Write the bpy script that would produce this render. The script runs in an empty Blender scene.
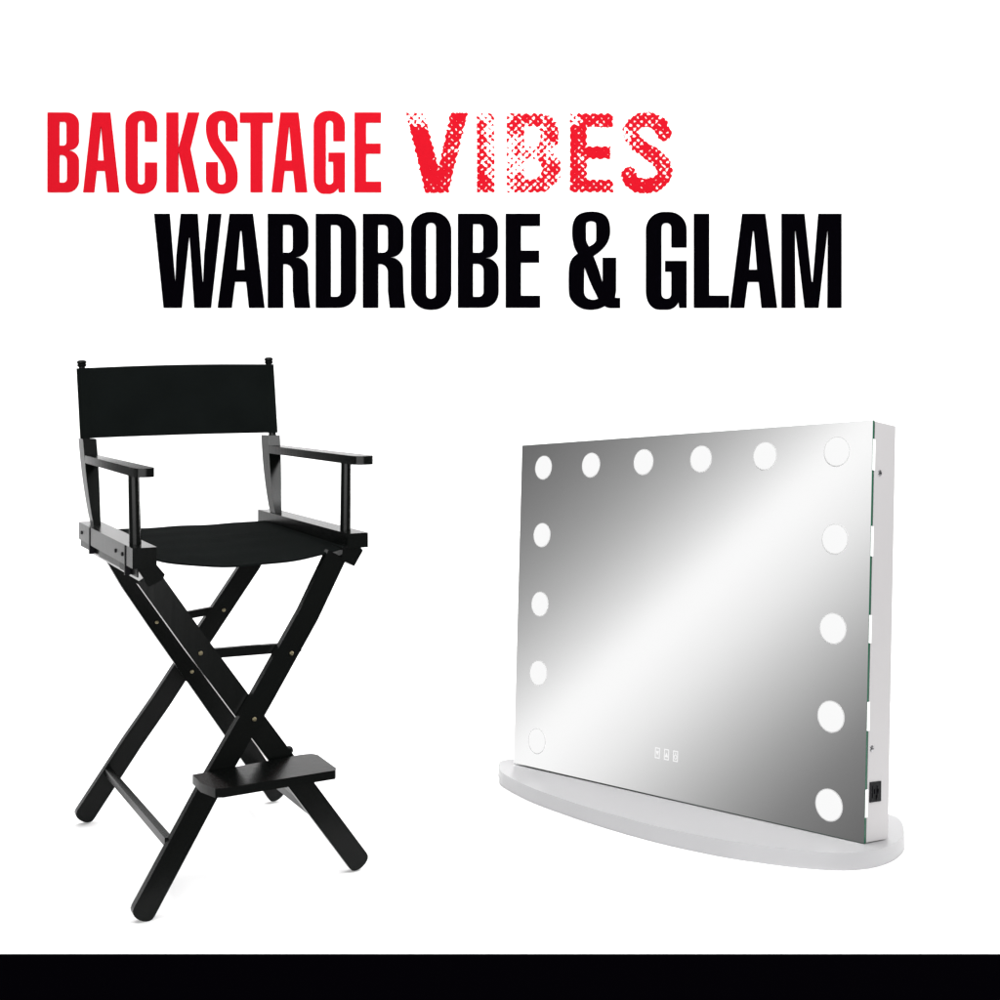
import bpy, bmesh, math, random
import numpy as np
from mathutils import Vector, Matrix
random.seed(4)
scene = bpy.context.scene
COL = scene.collection
CAM_H = 1.10

# ------------------------------------------------------------------ materials
def new_mat(name):
    m = bpy.data.materials.new(name); m.use_nodes = True
    nt = m.node_tree
    return m, nt, nt.nodes['Principled BSDF']

def principled(name, col, rough=.5, spec=.5, metal=0., bump=None, colvar=0., coat=0.):
    m, nt, b = new_mat(name)
    b.inputs['Base Color'].default_value = (*col, 1)
    b.inputs['Roughness'].default_value = rough
    b.inputs['Specular IOR Level'].default_value = spec
    b.inputs['Metallic'].default_value = metal
    b.inputs['Coat Weight'].default_value = coat
    tc = nt.nodes.new('ShaderNodeTexCoord')
    if bump:
        kind, scale, strength, dist = bump
        if kind == 'noise':
            t = nt.nodes.new('ShaderNodeTexNoise'); t.inputs['Scale'].default_value = scale
            t.inputs['Detail'].default_value = 5
            mp = nt.nodes.new('ShaderNodeMapping'); mp.inputs['Scale'].default_value = (1, 1, .15)
            nt.links.new(tc.outputs['Object'], mp.inputs['Vector']); nt.links.new(mp.outputs[0], t.inputs['Vector'])
            h = t.outputs['Fac']
        else:                                   # woven canvas: two crossed sets of threads
            hs = []
            for d in ('X', 'Z'):
                w = nt.nodes.new('ShaderNodeTexWave'); w.bands_direction = d
                w.inputs['Scale'].default_value = scale; w.inputs['Distortion'].default_value = .6
                nt.links.new(tc.outputs['Object'], w.inputs['Vector']); hs.append(w.outputs['Fac'])
            mx = nt.nodes.new('ShaderNodeMath'); mx.operation = 'ADD'
            nt.links.new(hs[0], mx.inputs[0]); nt.links.new(hs[1], mx.inputs[1]); h = mx.outputs[0]
        bp = nt.nodes.new('ShaderNodeBump'); bp.inputs['Strength'].default_value = strength
        bp.inputs['Distance'].default_value = dist
        nt.links.new(h, bp.inputs['Height']); nt.links.new(bp.outputs[0], b.inputs['Normal'])
    if colvar:
        n = nt.nodes.new('ShaderNodeTexNoise'); n.inputs['Scale'].default_value = 9; n.inputs['Detail'].default_value = 4
        nt.links.new(tc.outputs['Object'], n.inputs['Vector'])
        mr = nt.nodes.new('ShaderNodeMapRange'); mr.inputs[3].default_value = 1 - colvar; mr.inputs[4].default_value = 1 + colvar
        nt.links.new(n.outputs['Fac'], mr.inputs[0])
        vm = nt.nodes.new('ShaderNodeVectorMath'); vm.operation = 'SCALE'; vm.inputs[0].default_value = col
        nt.links.new(mr.outputs[0], vm.inputs['Scale']); nt.links.new(vm.outputs[0], b.inputs['Base Color'])
    return m

def emitter(name, col, strength):
    m, nt, b = new_mat(name)
    b.inputs['Base Color'].default_value = (.02, .02, .02, 1); b.inputs['Specular IOR Level'].default_value = 0
    b.inputs['Emission Color'].default_value = (*col, 1); b.inputs['Emission Strength'].default_value = strength
    return m

def mirror_mat():
    m, nt, b = new_mat('mirror_silver'); nt.nodes.remove(b)
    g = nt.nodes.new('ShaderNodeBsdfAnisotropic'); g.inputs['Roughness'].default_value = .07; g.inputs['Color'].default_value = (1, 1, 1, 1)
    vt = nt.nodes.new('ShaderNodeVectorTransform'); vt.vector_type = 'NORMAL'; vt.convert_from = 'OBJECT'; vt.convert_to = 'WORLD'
    vt.inputs[0].default_value = (0.5629, -0.7651, 0.3126)          # made-up shading normal, turned so the reflection clears the chair
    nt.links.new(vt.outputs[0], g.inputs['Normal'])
    nt.links.new(g.outputs[0], nt.nodes['Material Output'].inputs['Surface'])
    return m
M = dict(
    studio=principled('white_studio_paint', (.95, .95, .95), .9, .0),
    fascia=principled('black_fascia', (.0008, .0006, .0012), 1., .0),
    wood=principled('black_lacquered_wood', (.0014, .0018, .0016), .25, .12, bump=('noise', 60, .12, .002), colvar=.25),
    canvas=principled('black_canvas', (.0040, .0050, .0048), .95, .01, bump=('weave', 260, .35, .0006), colvar=.3),
    brass=principled('brass_bolt', (.20, .175, .11), .4, .5, 1.),
    steel=principled('dark_steel', (.35, .35, .36), .35, .5, 1.),
    paint=principled('white_cabinet_paint', (.385, .374, .378), .4, .15, bump=('noise', 200, .04, .001), colvar=.01),
    basepaint=principled('white_base_lacquer', (.33, .328, .335), .35, .15, bump=('noise', 120, .03, .001), colvar=.01),
    clip=principled('white_plastic', (.9, .9, .9), .4, .2),
    green=principled('green_glass_edge', (.012, .075, .042), .15, .15),
    gap=principled('dark_backing', (.04, .05, .045), .5, .2),
    black=principled('black_plastic', (.004, .004, .005), .4, .05),
    red=principled('red_lettering', (.390, .0054, .0124), 1., .0),
    ink=principled('black_lettering', (.0008, .0006, .0012), 1., .0),
    silver=mirror_mat(),
    bulb=emitter('frosted_led', (1, 1, 1), .92),
    rim=principled('frosted_ring', (.46, .46, .46), .6, .1),
    icon=emitter('lit_icon', (1, 1, 1), .92),
)

# ------------------------------------------------------------------ helpers
def link(name, me, mat, parent=None, smooth=None):
    me.name = name
    o = bpy.data.objects.new(name, me); COL.objects.link(o)
    for mm in (mat if isinstance(mat, (list, tuple)) else [mat]): me.materials.append(mm)
    if parent is not None: o.parent = parent
    if smooth:
        for p in me.polygons: p.use_smooth = True
        try: me.set_sharp_from_angle(angle=math.radians(smooth))
        except Exception: pass
    return o

def from_bm(name, bm, mat, parent=None, bevel=0., smooth=35, seg=2):
    if bevel:
        es = [e for e in bm.edges if len(e.link_faces) == 2 and e.calc_face_angle(0) > .6]
        bmesh.ops.bevel(bm, geom=es, offset=bevel, segments=seg, affect='EDGES', profile=.5, clamp_overlap=True)
    bmesh.ops.recalc_face_normals(bm, faces=bm.faces[:])
    me = bpy.data.meshes.new(name); bm.to_mesh(me); bm.free()
    return link(name, me, mat, parent, smooth)

def hexa(bm, c):
    """box from 8 corners: 4 of one end (loop), 4 of the other (same order)"""
    v = [bm.verts.new(p) for p in c]
    for f in ((0, 1, 2, 3), (7, 6, 5, 4), (0, 4, 5, 1), (1, 5, 6, 2), (2, 6, 7, 3), (3, 7, 4, 0)):
        bm.faces.new([v[i] for i in f])
    return v

def box(bm, x0, x1, y0, y1, z0, z1):
    return hexa(bm, [(x0, y0, z0), (x1, y0, z0), (x1, y1, z0), (x0, y1, z0), (x0, y0, z1), (x1, y0, z1), (x1, y1, z1), (x0, y1, z1)])

def prism(bm, pts_a, pts_b):
    a = [bm.verts.new(p) for p in pts_a]; b = [bm.verts.new(p) for p in pts_b]
    n = len(a); bm.faces.new(a); bm.faces.new(b[::-1])
    for i in range(n): bm.faces.new([a[i], a[(i+1) % n], b[(i+1) % n], b[i]])

def bar(bm, p0, p1, w, h, side=(0, 0, 1)):
    """straight bar, w across, h along 'side'"""
    p0, p1 = Vector(p0), Vector(p1); d = (p1-p0).normalized()
    a = d.cross(Vector(side)).normalized(); b = a.cross(d).normalized()
    r = [a*w/2+b*h/2, -a*w/2+b*h/2, -a*w/2-b*h/2, a*w/2-b*h/2]
    hexa(bm, [p0+q for q in r]+[p1+q for q in r])

def rod(bm, p0, p1, rings, n=20):
    """rings: (t, radius) along p0-p1"""
    p0, p1 = Vector(p0), Vector(p1); d = (p1-p0).normalized()
    a = d.orthogonal().normalized(); b = d.cross(a)
    prev = None
    for t, r in rings:
        c = p0.lerp(p1, t)
        ring = [bm.verts.new(c+(a*math.cos(k*2*math.pi/n)+b*math.sin(k*2*math.pi/n))*r) for k in range(n)]
        if prev:
            for k in range(n): bm.faces.new([prev[k], prev[(k+1) % n], ring[(k+1) % n], ring[k]])
        else: bm.faces.new(ring[::-1])
        prev = ring
    bm.faces.new(prev)

def empty(name, loc, label, cat):
    o = bpy.data.objects.new(name, None); COL.objects.link(o)
    o.location = loc; o.empty_display_size = .1
    o['label'] = label; o['category'] = cat
    return o

# ------------------------------------------------------------------ setting
FRONT = 2.3404
bm = bmesh.new()
v = [bm.verts.new(p) for p in ((-4.4, FRONT, 0), (4.4, FRONT, 0), (4.4, 5.4, 0), (-4.4, 5.4, 0))]; bm.faces.new(v)
fl = from_bm('floor', bm, M['studio']); fl['kind'] = 'structure'; fl['label'] = 'seamless white floor'
bm = bmesh.new()
prof = [(5.4, 0)]+[(5.4+.6*math.sin(a), .6-.6*math.cos(a)) for a in np.linspace(.1, math.pi/2, 14)]+[(6., 4.5)]
ra = [bm.verts.new((-4.4, y, z)) for y, z in prof]; rb = [bm.verts.new((4.4, y, z)) for y, z in prof]
for i in range(len(prof)-1): bm.faces.new([ra[i], rb[i], rb[i+1], ra[i+1]])
wl = from_bm('backdrop_wall', bm, M['studio'], smooth=60); wl['kind'] = 'structure'; wl['label'] = 'plain white backdrop curving up behind the chair and mirror'
bm = bmesh.new(); box(bm, -4.4, 4.4, FRONT, FRONT+.05, -1.2, -.003)
fa = from_bm('platform_front', bm, M['fascia']); fa['kind'] = 'structure'; fa['label'] = 'matt black front face of the white platform'

# ------------------------------------------------------------------ lettering on the backdrop
PX = .005                       # the letters' drawing unit in metres on the wall (6 m away)
WALL_Y = 6.
def bez(p0, p1, p2, p3, n=9):
    return [tuple((1-t)**3*a+3*(1-t)**2*t*b+3*(1-t)*t*t*c+t**3*d for a, b, c, d in zip(p0, p1, p2, p3)) for t in [i/n for i in range(n+1)]]
def outline(pts):
    """polygon with rounded corners: (x, y[, corner reach])"""
    out = []; n = len(pts)
    P = [np.array(p[:2], float) for p in pts]
    reach = []
    for i, p in enumerate(pts):
        r = p[2] if len(p) > 2 else 0
        la = np.linalg.norm(P[i]-P[i-1]); lb = np.linalg.norm(P[i]-P[(i+1) % n])
        reach.append((min(r, la*.5 if len(pts[i-1]) > 2 else la*.98), min(r, lb*.5 if len(pts[(i+1) % n]) > 2 else lb*.98)) if r else (0, 0))
    for i in range(n):
        if reach[i] == (0, 0): out.append(tuple(P[i])); continue
        da = (P[i-1]-P[i])/np.linalg.norm(P[i-1]-P[i]); db = (P[(i+1) % n]-P[i])/np.linalg.norm(P[(i+1) % n]-P[i])
        a = P[i]+da*reach[i][0]; b = P[i]+db*reach[i][1]; k = .42
        out += bez(a, P[i]+(a-P[i])*k, P[i]+(b-P[i])*k, b)
    return out
def letter(parent, loops, zoom, mat, dx=0, bevel=0):
    x0, y0, s = zoom
    cu = bpy.data.curves.new('letter', 'CURVE'); cu.dimensions = '2D'; cu.fill_mode = 'BOTH'; cu.extrude = .004; cu.offset = .0006
    for lp in loops:
        pts = outline(lp); sp = cu.splines.new('POLY'); sp.points.add(len(pts)-1)
        for q, (a, b) in zip(sp.points, pts):
            q.co = ((x0+(a+dx)/s-500)*PX, (390-(y0+b/s))*PX, 0, 1)
        sp.use_cyclic_u = True
    tmp = bpy.data.objects.new('tmp', cu); COL.objects.link(tmp)
    bpy.context.view_layer.update()
    me = bpy.data.meshes.new_from_object(tmp.evaluated_get(bpy.context.evaluated_depsgraph_get()))
    bpy.data.objects.remove(tmp); bpy.data.curves.remove(cu)
    me.transform(Matrix.Rotation(math.pi/2, 4, 'X'))
    me.transform(Matrix.Translation(Vector((0, WALL_Y-.0065, CAM_H))-parent.location))
    return link('letter', me, mat, parent)

ZA, ZB, ZC = (40, 100, 8.3333), (150, 100, 8.3333), (265, 100, 8.3333)
ZD, ZE, ZF, ZG, ZH, ZI = (150, 205, 8), (260, 205, 8), (360, 205, 8), (450, 205, 5.2632), (565, 205, 9.0909), (640, 205, 4.7619)
def loc_of(u, v): return ((u-500)*PX, WALL_Y-.01, CAM_H+(390-v)*PX)
w1 = empty('red_lettering', loc_of(214, 192), 'solid red condensed capitals reading BACKSTAGE on the white backdrop', 'lettering')
A_hole = lambda pts: pts
letter(w1, [[(68,107),(327,107,95),(327,402,60),(237,421),(327,442,66),(327,771,100),(68,771)],
            [(165,183),(226,183,26),(226,383,26),(165,383)], [(165,460),(231,460,48),(231,691,30),(165,691)]], ZA, M['red'])
letter(w1, [[(365,771),(440,107),(589,107),(663,771),(565,771),(547,592),(475,592),(455,771)], [(483,507),(510,225),(515,225),(537,507)]], ZA, M['red'])
letter(w1, [[(978,349),(978,93,124),(717,93,124),(717,783,124),(978,783,124),(978,523),(878,523),(878,707,31),(817,707,31),(817,173,31),(878,173,31),(878,349)]], ZA, M['red'])
letter(w1, [[(140,107),(239,107),(239,400),(244,400),(318,107),(413,107),(338,410),(415,771),(315,771),(244,440),(239,440),(239,771),(140,771)]], ZB, M['red'])
letter(w1, [[(732,345),(632,345),(632,173,31),(568,173,31),(568,312,40),(732,530,95),(732,783,124),(470,783,124),(470,520),(568,520),(568,707,31),(633,707,31),(633,565,85),(470,345,100),(470,93,124),(732,93,124)]], ZB, M['red'])
letter(w1, [[(752,107),(1025,107),(1025,191),(939,191),(939,771),(840,771),(840,191),(752,191)]], ZB, M['red'])
letter(w1, [[(57,771),(132,107),(280,107),(354,771),(256,771),(238,592),(165,592),(145,771)], [(173,507),(201,225),(207,225),(227,507)]], ZC, M['red'])
letter(w1, [[(667,345),(571,345),(571,173,31),(508,173,31),(508,707,31),(571,707,31),(571,516),(531,516),(531,441),(667,441),(667,771),(618,771),(612,733),(575,783,40),(408,783,124),(408,93,124),(667,93,124)]], ZC, M['red'])
letter(w1, [[(748,107),(967,107),(967,191),(843,191),(843,366),(964,366),(964,449),(843,449),(843,683),(969,683),(969,771),(748,771)]], ZC, M['red'])

w3 = empty('black_lettering', loc_of(348, 308), 'tall black condensed capitals reading WARDROBE on the white backdrop', 'lettering')
letter(w3, [[(37,72),(160,72),(202,613),(208,613),(216,400),(250,72),(383,72),(421,613),(430,613),(438,400),(472,72),(573,72),(490,823),(358,823),(322,263),(313,263),(256,823),(113,823)]], ZD, M['ink'])
letter(w3, [[(545,823),(640,72),(825,72),(918,823),(795,823),(773,615),(682,615),(656,823)], [(695,520),(722,208),(737,208),(761,520)]], ZD, M['ink'])
Rl = [[(65,72),(388,72,128),(388,412,98),(263,420),(383,430,88),(389,700),(403,823),(280,823),(265,690),(265,473,66),(187,473),(187,823),(65,823)],
      [(185,160),(265,160,38),(265,383,38),(185,383)]]
letter(w3, Rl, ZE, M['ink'])
letter(w3, [[(448,72),(770,72,150),(770,823,140),(448,823)], [(568,160),(648,160,45),(648,735,35),(568,735)]], ZE, M['ink'])
letter(w3, Rl, ZE, M['ink'], dx=760)
letter(w3, [[(409,57,152),(731,57,152),(731,839,152),(409,839,152)], [(529,143,39),(609,143,39),(609,751,39),(529,751,39)]], ZF, M['ink'])
letter(w3, [[(42,47),(252,47,78),(252,272,55),(177,280),(256,286,62),(256,541,84),(42,541)],
            [(121,101),(175,101,26),(175,252,22),(121,252)], [(121,310),(177,310,34),(177,484,26),(121,484)]], ZG, M['ink'])
letter(w3, [[(293,47),(474,47),(474,111),(373,111),(373,241),(469,241),(469,304),(373,304),(373,478),(474,478),(474,541),(293,541)]], ZG, M['ink'])

w4 = empty('ampersand', loc_of(594, 308), 'black ampersand between the words WARDROBE and GLAM', 'lettering')
def smooth_pts(pts, corners):
    out = []; n = len(pts)
    for i in range(n):
        a, b, c, d = [np.array(pts[(i+k) % n], float) for k in (-1, 0, 1, 2)]
        if i in corners or (i+1) % n in corners:
            if i in corners: a = b
            if (i+1) % n in corners: d = c
        if i in corners and (i+1) % n in corners: out.append(tuple(b)); continue
        for t in (0, .25, .5, .75):
            out.append(tuple(.5*((2*b)+(-a+c)*t+(2*a-5*b+4*c-d)*t*t+(-a+3*b-3*c+d)*t**3)))
    return out
amp = [(118,442),(85,385),(68,300),(65,230),(75,160),(105,105),(160,73),(240,62),(320,73),(375,108),(402,165),(409,245),(398,310),(370,365),(320,420),(257,466),(300,575),(335,697),(342,697),(341,480),(463,480),(463,780),(452,846),(500,846),(500,937),(420,937),(385,932),(360,920),(310,943),(235,954),(160,943),(95,905),(50,850),(35,780),(35,600),(45,530),(72,478)]
h1 = [(190,185),(200,158),(237,148),(273,158),(283,185),(283,325),(262,353),(217,381),(198,345),(190,320)]
h2 = [(173,572),(180,572),(235,715),(302,852),(275,861),(240,862),(200,848),(176,815),(172,780)]
letter(w4, [smooth_pts(amp, {0,15,17,18,19,20,21,22,23,24,27}), smooth_pts(h1, {5,7,9}), smooth_pts(h2, {0,1,3,8})], ZH, M['ink'])

w5 = empty('black_lettering', loc_of(744, 308), 'tall black condensed capitals reading GLAM on the white backdrop', 'lettering')
letter(w5, [[(221,203),(149,203),(149,86,23),(101,86,23),(101,447,23),(149,447,23),(149,318),(119,318),(119,267),(221,267),(221,490),(187,490),(183,462),(158,499,28),(28,499,86),(28,34,86),(221,34,86)]], ZI, M['ink'])
letter(w5, [[(256,43),(328,43),(328,432),(422,432),(422,490),(256,490)]], ZI, M['ink'])
letter(w5, [[(429,490),(486,43),(595,43),(651,490),(578,490),(565,367),(511,367),(495,490)], [(517,309),(535,124),(542,124),(557,309)]], ZI, M['ink'])
letter(w5, [[(673,43),(781,43),(815,367),(822,367),(848,43),(957,43),(957,490),(891,490),(894,124),(890,124),(848,490),(783,490),(740,124),(735,124),(738,490),(673,490)]], ZI, M['ink'])

# --- the worn halftone word: dots on a diagonal screen, thinning out where the print has faded
w2 = empty('red_lettering', loc_of(540, 192), 'worn red halftone dotted capitals reading VIBES on the white backdrop', 'lettering')
def sd_poly(X, Y, poly):
    P = np.array(poly, float); n = len(P); d = np.full(X.shape, 1e9); inside = np.zeros(X.shape, bool)
    for i in range(n):
        a, b = P[i], P[(i+1) % n]; e = b-a
        t = np.clip(((X-a[0])*e[0]+(Y-a[1])*e[1])/(e@e), 0, 1)
        d = np.minimum(d, np.hypot(X-a[0]-t*e[0], Y-a[1]-t*e[1]))
        c = (a[1] > Y) != (b[1] > Y)
        with np.errstate(divide='ignore', invalid='ignore'):
            xi = a[0]+(Y-a[1])*e[0]/(e[1] if e[1] else 1e-9)
        inside ^= c & (X < xi)
    return np.where(inside, d, -d)
def sd_stroke(X, Y, pts, r):
    d = np.full(X.shape, 1e9)
    for a, b in zip(pts, pts[1:]):
        a = np.array(a, float); b = np.array(b, float); e = b-a
        t = np.clip(((X-a[0])*e[0]+(Y-a[1])*e[1])/(e@e), 0, 1)
        d = np.minimum(d, np.hypot(X-a[0]-t*e[0], Y-a[1]-t*e[1]))
    return r-d
def halftone(parent, bbox, sdf, ctrl, base, specks=()):
    step = .42; x0, y0, x1, y1 = bbox
    xs = np.arange(x0-3, x1+3, step); ys = np.arange(y0-3, y1+3, step)
    X, Y = np.meshgrid(xs, ys)
    sd = sdf(X, Y)
    wsum = np.full(X.shape, .02); dsum = np.full(X.shape, .02*base)
    for cx, cy, val, rad in ctrl:
        w = np.exp(-((X-cx)**2+(Y-cy)**2)/(rad*rad)); wsum += w; dsum += w*val
    den = dsum/wsum
    rng = np.random.RandomState(int(x0))           # a little wear from dot to dot
    gx, gy = np.meshgrid(np.arange(0, 60), np.arange(0, 60)); jit = rng.randn(60, 60)
    fx = (X-x0+3)/3.7; fy = (Y-y0+3)/3.7; ix = fx.astype(int); iy = fy.astype(int); tx = fx-ix; ty = fy-iy
    J = (jit[iy, ix]*(1-tx)+jit[iy, ix+1]*tx)*(1-ty)+(jit[iy+1, ix]*(1-tx)+jit[iy+1, ix+1]*tx)*ty
    den = den+.08+.34*J
    WX = .55*np.sin(Y*.9+X*.31)+.35*np.sin(Y*2.1-X*.7); WY = .5*np.sin(X*1.1-Y*.4)+.3*np.sin(X*2.3+Y*.8)
    s = np.cos(2*np.pi*(X+WX-482.1)/7.42)*np.cos(2*np.pi*(Y+WY-125.4)/7.36)
    G = np.minimum(den, .95*sd+.15)-s                # > 0 is ink
    G = np.where(sd < -2.2, -1, G)
    bm = bmesh.new(); cache = {}
    def V(px, py):
        k = (round(px, 4), round(py, 4))
        if k not in cache:
            cache[k] = bm.verts.new(Vector(((px-500)*PX, WALL_Y-.004, CAM_H+(390-py)*PX))-parent.location)
        return cache[k]
    ny, nx = G.shape
    full = (G[:-1, :-1] > 0) & (G[1:, :-1] > 0) & (G[:-1, 1:] > 0) & (G[1:, 1:] > 0)
    for j in range(ny-1):
        i = 0
        while i < nx-1:
            if full[j, i]:
                k = i
                while k < nx-1 and full[j, k]: k += 1
                bm.faces.new([V(xs[i], ys[j]), V(xs[i], ys[j+1]), V(xs[k], ys[j+1]), V(xs[k], ys[j])]); i = k; continue
            c = [(xs[i], ys[j], G[j, i]), (xs[i], ys[j+1], G[j+1, i]), (xs[i+1], ys[j+1], G[j+1, i+1]), (xs[i+1], ys[j], G[j, i+1])]
            if any(q[2] > 0 for q in c):
                poly = []
                for a, b in zip(c, c[1:]+c[:1]):
                    if a[2] > 0: poly.append((a[0], a[1]))
                    if (a[2] > 0) != (b[2] > 0):
                        t = a[2]/(a[2]-b[2]); poly.append((a[0]+(b[0]-a[0])*t, a[1]+(b[1]-a[1])*t))
                vs = []
                for p in poly:
                    q = V(*p)
                    if q not in vs: vs.append(q)
                if len(vs) > 2:
                    try: bm.faces.new(vs)
                    except ValueError: pass
            i += 1
    me = bpy.data.meshes.new('letter'); bm.to_mesh(me); bm.free()
    o = link('letter', me, M['red'], parent)
    return o

halftone(w2, (405, 112, 469, 194),
    lambda X, Y: sd_poly(X, Y, [(406.5,113),(424,113),(438.5,168.5),(451,113),(467.5,113),(448,192.8),(425.5,192.8)]),
    [(409,120,-.35,7),(420,116,-.6,7),(426,124,-.3,5),(414,130,.55,5),(422,137,1.25,7),(420,150,1.4,9),(430,160,1.1,8),(424,168,.85,5),(436,183,.9,9),
     (459,117,.95,7),(452,130,.62,8),(455,145,.5,7),(445,160,.66,8),(447,172,.8,8)], .75)
halftone(w2, (476, 112, 494, 194), lambda X, Y: sd_poly(X, Y, [(477,114),(494,114),(494,192),(477,192)]),
    [(480,116,-.5,5),(490,118,-.45,5),(481,126,.45,5),(491,130,-.55,7),(481,138,.35,5),(491,143,-.5,6),(483,149,.6,5),(492,151,-.4,5),(480,156,.15,4),(491,158,.2,5),(486,162,0,4),(481,168,.5,5),(491,171,-.35,5),(483,176,.55,5),(493,177,-.3,3),(486,186,.62,9)], 0.)
halftone(w2, (506, 112, 561, 194),
    lambda X, Y: np.minimum(np.minimum(sd_poly(X, Y, outline([(507,114),(558.5,114,20),(558,151.5,11),(553,152.5),(560,153,13),(560,192,20),(507,192)])), -sd_poly(X, Y, outline([(524,126),(541,126,9),(541,146,9),(524,146)]))),
        -sd_poly(X, Y, outline([(524.5,158.5),(542,158.5,9),(542,179.5,9),(524.5,179.5)]))),
    [(508,116,-.1,5),(519,119,.55,8),(533,119,.55,8),(546,121,.1,5),(552,127,.55,7),(554,138,.6,6),(545,128,.0,4),(512,128,.3,6),(521,130,.2,5),(512,140,-.5,7),(520,143,-.15,4),
     (513,152,-.35,7),(522,150,-.1,4),(532,151,-.5,6),(512,165,-.45,9),(522,165,-.4,6),(545,143,.0,5),(541,154,.45,4),(553,150,-.85,6),(552,160,-.3,4),(552,168,.6,6),(548,177,.6,6),(557,180,-.4,5),
     (551,187,-.6,5),(510,178,-.2,5),(518,180,.2,5),(514,188,.2,6),(527,186,.35,7),(540,184,.45,7),(540,191,.2,4),(508,190,-.5,3)], .2)
halftone(w2, (568, 112, 614, 194),
    lambda X, Y: sd_poly(X, Y, [(570,114),(612.7,114),(612.7,127),(586.5,127),(586.5,146.5),(609.8,146.5),(609.8,158.7),(586.5,158.7),(586.5,180),(612.7,180),(612.7,192),(570,192)]),
    [(571,118,-.5,6),(577,121,.1,4),(590,119,.7,8),(604,118,.68,8),(578,133,.85,8),(577,145,.82,6),(598,152,.78,9),(579,157,-.15,3.6),(576,168,.68,6),(582,172,.68,6),(579,184,.68,8),(598,187,.66,10)], .75)
scurve = [(664,134),(661.5,127),(656,122),(649,119.8),(641,120.2),(634,124),(630.5,130),(632,138),(638,145),(647,151),(656,157.5),(662.5,164),(665,171),(662.5,179),(656,184),(647,186.3),(638,185.5),(631,181),(628.5,174.5)]
halftone(w2, (620, 110, 674, 195), lambda X, Y: sd_stroke(X, Y, scurve, 7.3),
    [(664,129,.62,7),(655,121,.6,7),(645,120,.6,6),(634,123,.55,6),(626,131,-.05,5),(635,133,.3,4),(629,141,-.05,5),(640,146,.45,6),(651,152,.45,6),(660,157,.15,3),(663,164,.45,5),(669,164,0,4),(665,173,.55,6),(660,184,.55,6),(648,188,1.1,7),(634,184,1.0,6),(627,172,.45,5)], .5)

# ------------------------------------------------------------------ tall folding chair
CX, CY, CROT = -.6792, 2.8929, .5193
chair = empty('folding_chair', (CX, CY, 0), 'tall black canvas and wood folding chair with armrests and footrest', 'chair')
chair.rotation_euler = (0, 0, CROT)
def L(x, f, z): return Vector((x, -f, z))

def leg(pts, w, t, foot=True, bolts=()):
    """pts bottom to top (x, f, z); board w wide, t thick, with a rounded foot"""
    P = [Vector(p) for p in pts]
    left, right = [], []
    for i, p in enumerate(P):
        d = (P[min(i+1, len(P)-1)]-P[max(i-1, 0)]); d = Vector((d.x, 0, d.z)).normalized()
        s = Vector((d.z, 0, -d.x))*w/2
        left.append(p-s); right.append(p+s)
    d = (P[1]-P[0]).normalized(); s = Vector((d.z, 0, -d.x)).normalized()
    cap = []
    for k in range(1, 10):
        a = math.pi*k/10
        cap.append(P[0]+s*math.cos(a)*w/2-d*(math.sin(a)**.8)*w*.36)
    loop = right[::-1]+cap+left                 # top-right ... bottom-right, cap, bottom-left ... top-left
    bm = bmesh.new()
    prism(bm, [L(q.x, q.y+t/2, q.z) for q in loop], [L(q.x, q.y-t/2, q.z) for q in loop])
    o = from_bm('leg', bm, M['wood'], chair, .0022, smooth=30)
    for b in bolts:
        bb = bmesh.new(); b = Vector(b)
        rod(bb, L(b.x, b.y, b.z), L(b.x, b.y+.004, b.z), [(0, .0050), (.55, .0047), (1, .0028)], 16)
        from_bm('bolt', bb, M['brass'], o)
    return o
def fplane(z, k0, k1): return k0+k1*z
# front pair: B crosses in front of A
leg([(-.253,.320,.021),(-.114,.302,.240),(.010,.286,.420),(.124,.272,.592),(.197,.262,.722)], .050, .020, bolts=[(.080,.290,.512),(-.010,.303,.380)])
leg([(.234,.297,.024),(.103,.279,.215),(-.131,.251,.556),(-.226,.239,.700)], .050, .020, bolts=[(-.118,.266,.529)])
# back pair: C crosses in front of D
leg([(.224,-.232,.026),(.166,-.236,.119),(.020,-.247,.347),(-.085,-.256,.511),(-.152,-.261,.618),(-.196,-.264,.70)], .050, .020, bolts=[(-.087,-.243,.508),(.001,-.236,.373)])
leg([(-.249,-.318,.025),(-.133,-.302,.199),(-.064,-.293,.295),(.034,-.280,.443),(.167,-.263,.638),(.205,-.262,.71)], .050, .020, bolts=[(.092,-.261,.520)])

def part(name, fn, mat='wood', bevel=.002, parent=None, smooth=35):
    bm = bmesh.new(); fn(bm); return from_bm(name, bm, M[mat], parent or chair, bevel, smooth)
part('stretcher', lambda b: bar(b, L(-.112,.252,.524), L(.112,.262,.519), .012, .021))
part('stretcher', lambda b: bar(b, L(-.088,-.268,.506), L(.100,-.278,.522), .012, .020))
part('side_bar', lambda b: bar(b, L(-.196,-.30,.128), L(-.196,.30,.146), .016, .018))
part('side_bar', lambda b: bar(b, L(.190,-.235,.085), L(.165,.285,.118), .016, .018))
# footrest
def footrest(b):
    z1, z0 = .285, .266
    pl = [(-.150,.318),(.100,.299),(.122,.303),(.131,.318),(.131,.428),(.124,.440),(-.116,.437),(-.134,.430),(-.150,.380)]
    prism(b, [L(x, f, z1) for x, f in pl], [L(x, f, z0) for x, f in pl])
fr = part('footrest', footrest, bevel=.003)
part('footrest_bracket', lambda b: bar(b, L(-.118,.330,.262), L(-.100,.400,.262), .022, .016))
part('footrest_bracket', lambda b: rod(b, L(.062,.262,.285), L(.092,.262,.288), [(0,.010),(.8,.010),(1,.006)]))
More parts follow.
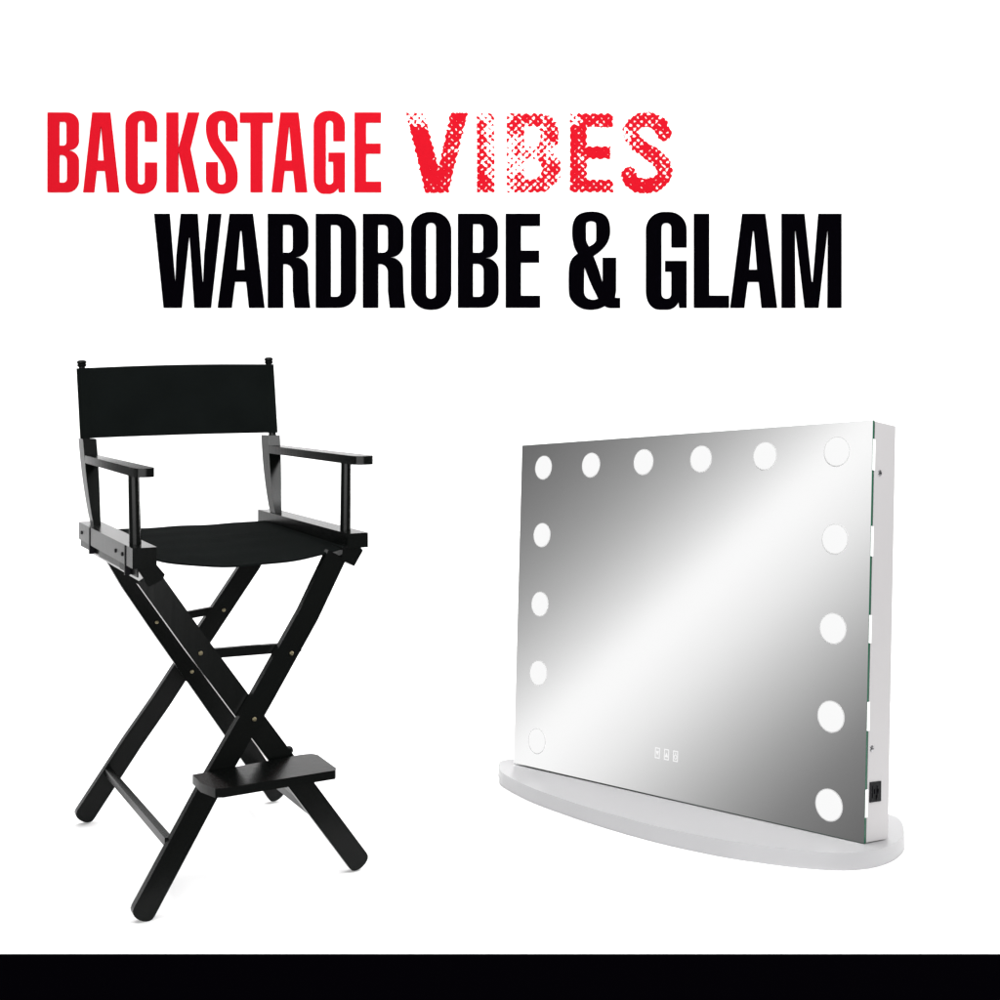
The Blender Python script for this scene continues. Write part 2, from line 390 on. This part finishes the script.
# seat rails, cleats
def rail(xo, xi, fb, ff, z0=.722, z1=.765):
    return part('seat_rail', lambda b: box(b, min(xo, xi), max(xo, xi), -ff, -fb, z0, z1), bevel=.003)
rl = rail(-.262, -.211, -.330, .262, .722); rr = rail(.268, .218, -.360, .284, .736, .770)
def cleat(pts, fb, ff):
    part('hinge_block', lambda b: prism(b, [L(x, ff, z) for x, z in pts], [L(x, fb, z) for x, z in pts]), bevel=.002)
cleat([(-.252,.722),(-.211,.728),(-.192,.704),(-.196,.694),(-.226,.680)], -.335, .255)
cleat([(.208,.737),(.252,.737),(.259,.728),(.237,.693),(.207,.709)], -.335, .276)
for f, z in ((-.29,.742),(.10,.742),(.165,.742)):
    part('screw', lambda b: rod(b, L(-.262, f, z), L(-.2645, f, z), [(0,.005),(1,.004)], 12), 'black', 0, rl)
for f in (-.19, .195):
    part('hinge_plate', lambda b: box(b, -.2636, -.252, -f-.004, -f+.004, .700, .764), 'black', 0, rl)
for f0, f1 in ((-.33,-.12),(-.10,.10),(.12,.25)):   # light hinge leaf seen under the left rail
    part('hinge_leaf', lambda b: bar(b, L(-.256, f0, .712), L(-.248, f1, .709), .003, .016), 'wood', 0, rl)
# armrests
def arm(side):
    s = side
    def f(b):
        z1, z0 = (.936, .917) if s < 0 else (.949, .929)
        if s < 0: pl = [(-.256,-.30),(-.264,.280),(-.258,.296),(-.248,.301),(-.236,.301),(-.225,.296),(-.221,.280),(-.222,-.30)]
        else: pl = [(.222,-.29),(.224,.290),(.229,.307),(.240,.314),(.260,.314),(.270,.307),(.275,.290),(.266,-.29)]
        prism(b, [L(x, q, z1) for x, q in pl], [L(x, q, z0) for x, q in pl])
    part('armrest', f, bevel=.005)
arm(-1); arm(1)
part('arm_post', lambda b: rod(b, L(-.240,.192,.764), L(-.243,.190,.919), [(0,.0128),(.5,.0124),(1,.0118)], 24))
part('arm_post', lambda b: rod(b, L(.240,.215,.764), L(.242,.215,.931), [(0,.0125),(.5,.0125),(1,.012)], 24))
# back posts: paddles that widen upwards, then a round dowel with a turned knob
def paddle(xb, xt, dx0, dx1, ztop):
    def f(b):
        secs = []
        for k in range(9):
            t = k/8; z = .763+t*(.976-.763)
            w = .017+.016*math.sin(min(1, t*1.15)*math.pi/2)**.9
            fw = .040+.020*math.sin(t*math.pi/2)
            fc = -.245-.085*t**.8
            x = xb+(xt-xb)*t
            secs.append([L(x-w/2, fc-fw/2, z), L(x+w/2, fc-fw/2, z), L(x+w/2, fc+fw/2, z), L(x-w/2, fc+fw/2, z)])
        rings = [[b.verts.new(p) for p in s] for s in secs]
        b.faces.new(rings[0][::-1]); b.faces.new(rings[-1])
        for a, c in zip(rings, rings[1:]):
            for i in range(4): b.faces.new([a[i], a[(i+1) % 4], c[(i+1) % 4], c[i]])
    o = part('back_post', f, bevel=.004)
    part('finial', lambda b: rod(b, L(dx0, -.325, .97), L(dx1, -.352, ztop),
        [(0,.010),(.90,.010),(.905,.0075),(.915,.0075),(.925,.0105),(.945,.0118),(.955,.0095),(.965,.0118),(.985,.0118),(1,.008)], 24), bevel=0, parent=o)
paddle(-.237, -.241, -.245, -.251, 1.176); paddle(.231, .244, .248, .246, 1.190)
# back canvas: sleeves round both dowels, stretched cloth between
def backcloth(b):
    r = .0135; n = 40
    rows = []
    for j in range(13):
        t = j/12; row = []
        xl, xr = -.246-.005*t, .249-.004*t
        fc = -.326-.022*t
        def zz(x):
            u = (x-xl)/(xr-xl)
            return .977+.006*u+t*((1.156+.015*u)-(.977+.006*u))+(t*.004+(1-t)*.001)*math.sin(math.pi*u)
        pts = []
        for k in range(9):                       # left sleeve, going round the outside
            a = math.pi*.5+math.pi*k/8; pts.append((xl+r*math.cos(a), r*math.sin(a)))
        for k in range(1, n):
            u = k/n; bulge = -.016*math.sin(math.pi*u); e = min(1, min(u, 1-u)/.05)
            pts.append((xl+(xr-xl)*u, -.002-(r-.002)*(1-e)+bulge))
        for k in range(9):
            a = -math.pi*.5+math.pi*k/8; pts.append((xr+r*math.cos(a), r*math.sin(a)))
        for k in range(n-1, 0, -1):
            u = k/n; bulge = -.016*math.sin(math.pi*u); e = min(1, min(u, 1-u)/.05)
            pts.append((xl+(xr-xl)*u, .002+(r-.002)*(1-e)+bulge+.0012*math.sin(u*23+t*3)*e))
        rows.append([b.verts.new(L(x, fc+f, zz(x))) for x, f in pts])
    for a, c in zip(rows, rows[1:]):
        m = len(a)
        for i in range(m): b.faces.new([a[i], a[(i+1) % m], c[(i+1) % m], c[i]])
    # hems
    for row in (rows[0][::-1], rows[-1]): b.faces.new(row)
part('backrest', backcloth, 'canvas', 0, smooth=50)
# seat canvas, sagging between the rails
def seatcloth(b):
    nu, nv = 30, 16; th = .004; top, bot = [], []
    for i in range(nv+1):
        v_ = i/nv; f = -.315+v_*(.262+.315)
        rt, rb = [], []
        for k in range(nu+1):
            u = k/nu; x = -.214+u*.436
            sag = (4*u*(1-u))**.85
            z = .744-.004*v_-sag*(.003+.024*v_**2)+(.0010*math.sin(u*17+v_*5)+.0009*math.sin(v_*31+u*3))*sag
            rt.append(b.verts.new(L(x, f+.006*sag*v_, z))); rb.append(b.verts.new(L(x, f+.006*sag*v_, z-th)))
        top.append(rt); bot.append(rb)
    for i in range(nv):
        for k in range(nu):
            b.faces.new([top[i][k], top[i+1][k], top[i+1][k+1], top[i][k+1]])
            b.faces.new([bot[i][k+1], bot[i+1][k+1], bot[i+1][k], bot[i][k]])
    for k in range(nu):
        b.faces.new([top[0][k+1], bot[0][k+1], bot[0][k], top[0][k]]); b.faces.new([top[nv][k], bot[nv][k], bot[nv][k+1], top[nv][k+1]])
    for i in range(nv):
        b.faces.new([top[i][0], bot[i][0], bot[i+1][0], top[i+1][0]]); b.faces.new([top[i+1][nu], bot[i+1][nu], bot[i][nu], top[i][nu]])
part('seat', seatcloth, 'canvas', 0, smooth=50)

# ------------------------------------------------------------------ lighted vanity mirror
MR = Matrix(((.6679, .7420, .0578), (-.7403, .6542, .1547), (.0770, -.1461, .9863)))
mirror = empty('vanity_mirror', (.4015, 2.9643, -.9988+CAM_H), 'large frameless vanity mirror with white round bulbs on a curved white base', 'mirror')
mirror.rotation_euler = MR.to_euler()
def mpart(name, fn, mat, bevel=0., parent=None, smooth=35, seg=2):
    bm = bmesh.new(); fn(bm); return from_bm(name, bm, M[mat] if isinstance(mat, str) else mat, parent or mirror, bevel, smooth, seg)
Q = [(-.5440,-.0055), (.5578,-.0085), (.5693,.9000), (-.5813,.8925)]        # the sheet of glass: corners x, z
def slab(y0, y1, inset=0):
    cx = sum(q[0] for q in Q)/4; cz = sum(q[1] for q in Q)/4
    P = [(q[0]-math.copysign(inset, q[0]-cx), q[1]-math.copysign(inset, q[1]-cz)) for q in Q]
    return [(x, y0, z) for x, z in P], [(x, y1, z) for x, z in P]
gl = mpart('glass_edge', lambda b: prism(b, *slab(.0008, .0065)), 'green')
mpart('mirror_glass', lambda b: prism(b, *slab(0, .0007, .0006)), 'silver')
mpart('backing', lambda b: prism(b, *slab(.0067, .0105, .0015)), 'gap')
cab = mpart('cabinet', lambda b: prism(b, *slab(.0107, .0980, .0012)), 'paint', .0012)
def right_x(z): return .5578+(.5693-.5578)*(z+.0085)/.9085
for z0, z1 in ((.788,.8577),(.5984,.6642),(.4106,.4706),(.2247,.2855),(.0449,.1023)):
    mpart('spacer', lambda b: hexa(b, [(right_x(z0)-.02,.0014,z0),(right_x(z0)+.0012,.0014,z0),(right_x(z0)+.0012,.0104,z0),(right_x(z0)-.02,.0104,z0),
                                       (right_x(z1)-.02,.0014,z1),(right_x(z1)+.0012,.0014,z1),(right_x(z1)+.0012,.0104,z1),(right_x(z1)-.02,.0104,z1)]), 'clip')
for y, z in ((.0345,.785),(.0245,.186)):
    def scr(b):
        x = right_x(z)-.0012
        rod(b, (x, y, z), (x+.0022, y, z), [(0,.0072),(.6,.0068),(1,.0045)], 18)
    s = mpart('screw', scr, 'steel', 0, cab)
    mpart('screw_slot', lambda b: box(b, right_x(z)+.0009, right_x(z)+.0013, y-.0045, y+.0045, z-.001, z+.001), 'black', 0, s)
# power outlet
def outl(b): x = right_x(.09)-.0012; box(b, x-.01, x+.0025, .0185, .0625, .0745, .1165)
po = mpart('power_outlet', outl, 'black', .0012, cab)
for y in (.031, .049):
    mpart('socket', lambda b: box(b, right_x(.09)+.0014, right_x(.09)+.0024, y-.0035, y+.0035, .083, .108), 'black', 0, po)
for y, z in ((.0335,.0965),(.0475,.0965),(.0405,.084)):
    mpart('socket_hole', lambda b: box(b, right_x(.09)+.0026, right_x(.09)+.0030, y-.0014, y+.0014, z-.005, z+.005), 'ink', 0, po)
BULBS = [(-.4851,.8245),(-.2966,.8259),(-.1051,.8280),(.0866,.8293),(.2809,.8299),(.4784,.8330),(-.4768,.6315),(-.4703,.4381),(-.4620,.2489),(-.4540,.0662),
         (.4766,.6343),(.4748,.4355),(.4730,.2441),(.4712,.0558)]
def dome(b):
    rod(b, (0, .0005, 0), (0, -.0035, 0), [(0,.0325),(.35,.0322),(.6,.030),(.82,.024),(1,.012)], 40)
bm = bmesh.new(); dome(bm)
b0 = from_bm('bulb', bm, M['bulb'], mirror, 0, 60)
b0.location = (BULBS[0][0], 0, BULBS[0][1])
def ring(b):
    n = 48
    for k in range(n):
        a0, a1 = 2*math.pi*k/n, 2*math.pi*(k+1)/n
        q = [(r_*math.cos(a), r_*math.sin(a)) for r_, a in ((.0322, a0), (.0342, a0), (.0342, a1), (.0322, a1))]
        prism(b, [(x, -.0009, z) for x, z in q], [(x, .0003, z) for x, z in q])
bm = bmesh.new(); ring(bm); r0 = from_bm('bulb_rim', bm, M['rim'], b0, 0, None)
for x, z in BULBS[1:]:
    c = b0.copy(); COL.objects.link(c); c.parent = mirror; c.location = (x, 0, z)
    d = r0.copy(); COL.objects.link(d); d.parent = c
# touch buttons: small lit outlines with a sign in each
def button(cx, cz, sign):
    def f(b):
        w, h, t = .0076, .0128, .0019; y = -.0009
        def q(x0, x1, z0, z1): box(b, cx+x0, cx+x1, y, -.0002, cz+z0, cz+z1)
        q(-w, w, h-t, h); q(-w, w, -h, -h+t); q(-w, -w+t, -h+t, h-t); q(w-t, w, -h+t, h-t)
        if sign == 'down': tri = [(-.0045,.0045), (.0045,.0045), (0,-.0055)]
        elif sign == 'up': tri = [(-.005,-.006), (.005,-.006), (0,.0045)]
        if sign != 'ring': prism(b, [(cx+x, y, cz+z) for x, z in tri], [(cx+x, -.0002, cz+z) for x, z in tri])
        else:
            n = 20
            for k in range(n):
                a0, a1 = 2*math.pi*k/n, 2*math.pi*(k+1)/n; ro, ri = .0058, .0040
                o = [(cx+r*math.cos(a)*.8, cz-.002+r*math.sin(a)) for r, a in ((ri,a0),(ro,a0),(ro,a1),(ri,a1))]
                prism(b, [(x, y, z) for x, z in o], [(x, -.0002, z) for x, z in o])
            q(-.0008, .0008, .0045, .0085)
    mpart('touch_button', f, 'icon')
button(-.0209, .0962, 'down'); button(.0085, .0964, 'up'); button(.0372, .0966, 'ring')
# curved base
BASE = [(-.5403,-.0542),(-.4745,-.1116),(-.4058,-.1504),(-.2834,-.2000),(-.1629,-.2350),(.0300,-.2700),(.2200,-.2820),(.3700,-.2620),(.4534,-.2290),(.5264,-.1860),(.5800,-.1290),(.6019,-.0496),
        (.5920,.0491),(.5560,.1600),(.5091,.2485),(.4441,.3444),(.3867,.3886),(.22,.42),(0,.42),(-.25,.38),(-.45,.28),(-.575,.16),(-.620,.075),(-.600,0)]
def dense(pts):
    out = []; n = len(pts)
    for i in range(n):
        a, b, c, d = [np.array(pts[(i+k) % n]) for k in (-1, 0, 1, 2)]
        for t in (0, .2, .4, .6, .8):
            out.append(tuple(.5*((2*b)+(-a+c)*t+(2*a-5*b+4*c-d)*t*t+(-a+3*b-3*c+d)*t**3)))
    return out
BD = dense(BASE); ZT, ZB_ = -.0095, -.0435
mpart('base', lambda b: prism(b, [(x, y, ZT) for x, y in BD], [(x, y, ZB_) for x, y in BD]), 'basepaint', .0025, smooth=30, seg=3)

# the sloped white riser the mirror stands on
bm = bmesh.new()
T = Matrix.Translation(mirror.location) @ MR.to_4x4()
cx_, cy_ = -.0, .06
cc = T @ Vector((cx_, cy_, ZB_))
top = [T @ Vector((cx_+(x-cx_)*1.01, cy_+(y-cy_)*1.01, ZB_-.0006)) for x, y in BD]
bot = []
for p in top:                                   # its sides flare gently out to the floor
    d = Vector((p.x-cc.x, p.y-cc.y, 0)).normalized()
    q = p+d*(.05+2.2*p.z); bot.append(Vector((q.x, max(q.y, FRONT+.012), -.002)))
prism(bm, top, bot)
rs = from_bm('display_riser', bm, M['studio'], smooth=None); rs['kind'] = 'structure'; rs['label'] = 'low sloped white riser under the vanity mirror'

# ------------------------------------------------------------------ camera
cam = bpy.data.cameras.new('camera'); co = bpy.data.objects.new('camera', cam); COL.objects.link(co)
co.location = (0, 0, CAM_H); co.rotation_euler = (math.pi/2, 0, 0)
cam.sensor_width = 36; cam.lens = 43.2; cam.shift_y = -.11; cam.clip_end = 100; cam.clip_start = .05
scene.camera = co

# ------------------------------------------------------------------ light
w = bpy.data.worlds.new('World'); scene.world = w; w.use_nodes = True
wn = w.node_tree; bg = wn.nodes['Background']; bg.inputs[1].default_value = 1
wtc = wn.nodes.new('ShaderNodeTexCoord')
dt = wn.nodes.new('ShaderNodeVectorMath'); dt.operation = 'DOT_PRODUCT'; dt.inputs[1].default_value = (-0.5861, 0.6554, 0.4765)
wn.links.new(wtc.outputs['Generated'], dt.inputs[0])
mr = wn.nodes.new('ShaderNodeMapRange'); mr.inputs[1].default_value = -.5; mr.inputs[2].default_value = .5
wn.links.new(dt.outputs['Value'], mr.inputs[0])
rp = wn.nodes.new('ShaderNodeValToRGB'); wn.links.new(mr.outputs[0], rp.inputs[0]); wn.links.new(rp.outputs[0], bg.inputs[0])
stops = [(-.45,.30),(-.30,.125),(-.22,.128),(-.167,.212),(-.127,.37),(-.09,.575),(-.05,.82),(-.012,.97),(.005,.97),(.035,.69),(.07,.455),(.10,.32),(.133,.222),(.176,.142),(.22,.125),(.30,.125),(.45,.30)]  # bright band added to the surround, shaped for the mirror's diagonal streak
el = rp.color_ramp.elements
while len(el) > 1: el.remove(el[-1])
el[0].position = stops[0][0]+.5; el[0].color = (stops[0][1],)*3+(1,)
for d_, v_ in stops[1:]:
    e_ = el.new(d_+.5); e_.color = (v_, v_, v_, 1)
def area(name, loc, target, size, size_y, power, spread=180, xaxis=None):
    l = bpy.data.lights.new(name, 'AREA'); l.shape = 'RECTANGLE'; l.size = size; l.size_y = size_y; l.energy = power
    l.spread = math.radians(spread)
    o = bpy.data.objects.new(name, l); COL.objects.link(o)
    z = (Vector(loc)-Vector(target)).normalized()
    x = Vector(xaxis) if xaxis else Vector((0, 0, 1)).cross(z)
    if x.length < .01: x = Vector((1, 0, 0))
    x = (x-z*x.dot(z)).normalized(); y = z.cross(x)
    o.matrix_world = Matrix.Translation(loc) @ Matrix((x, y, z)).transposed().to_4x4()
    return o
area('overhead_softbox', (0, 3.75, 4.2), (0, 3.75, 0), 7, 3.7, 330)
area('front_softbox', (-.2, -2.8, 1.45), (0, 6, 1.7), 7, 2.4, 470)
area('post_glint_lamp', (2.08, 1.18, 3.03), (-.62, 3.27, .87), .5, .75, 52)  # unseen lamp, added for a glint on the right back post

# ------------------------------------------------------------------ render settings
scene.render.engine = 'CYCLES'
scene.view_settings.view_transform = 'Standard'; scene.view_settings.look = 'None'
scene.view_settings.exposure = 0; scene.view_settings.gamma = 1
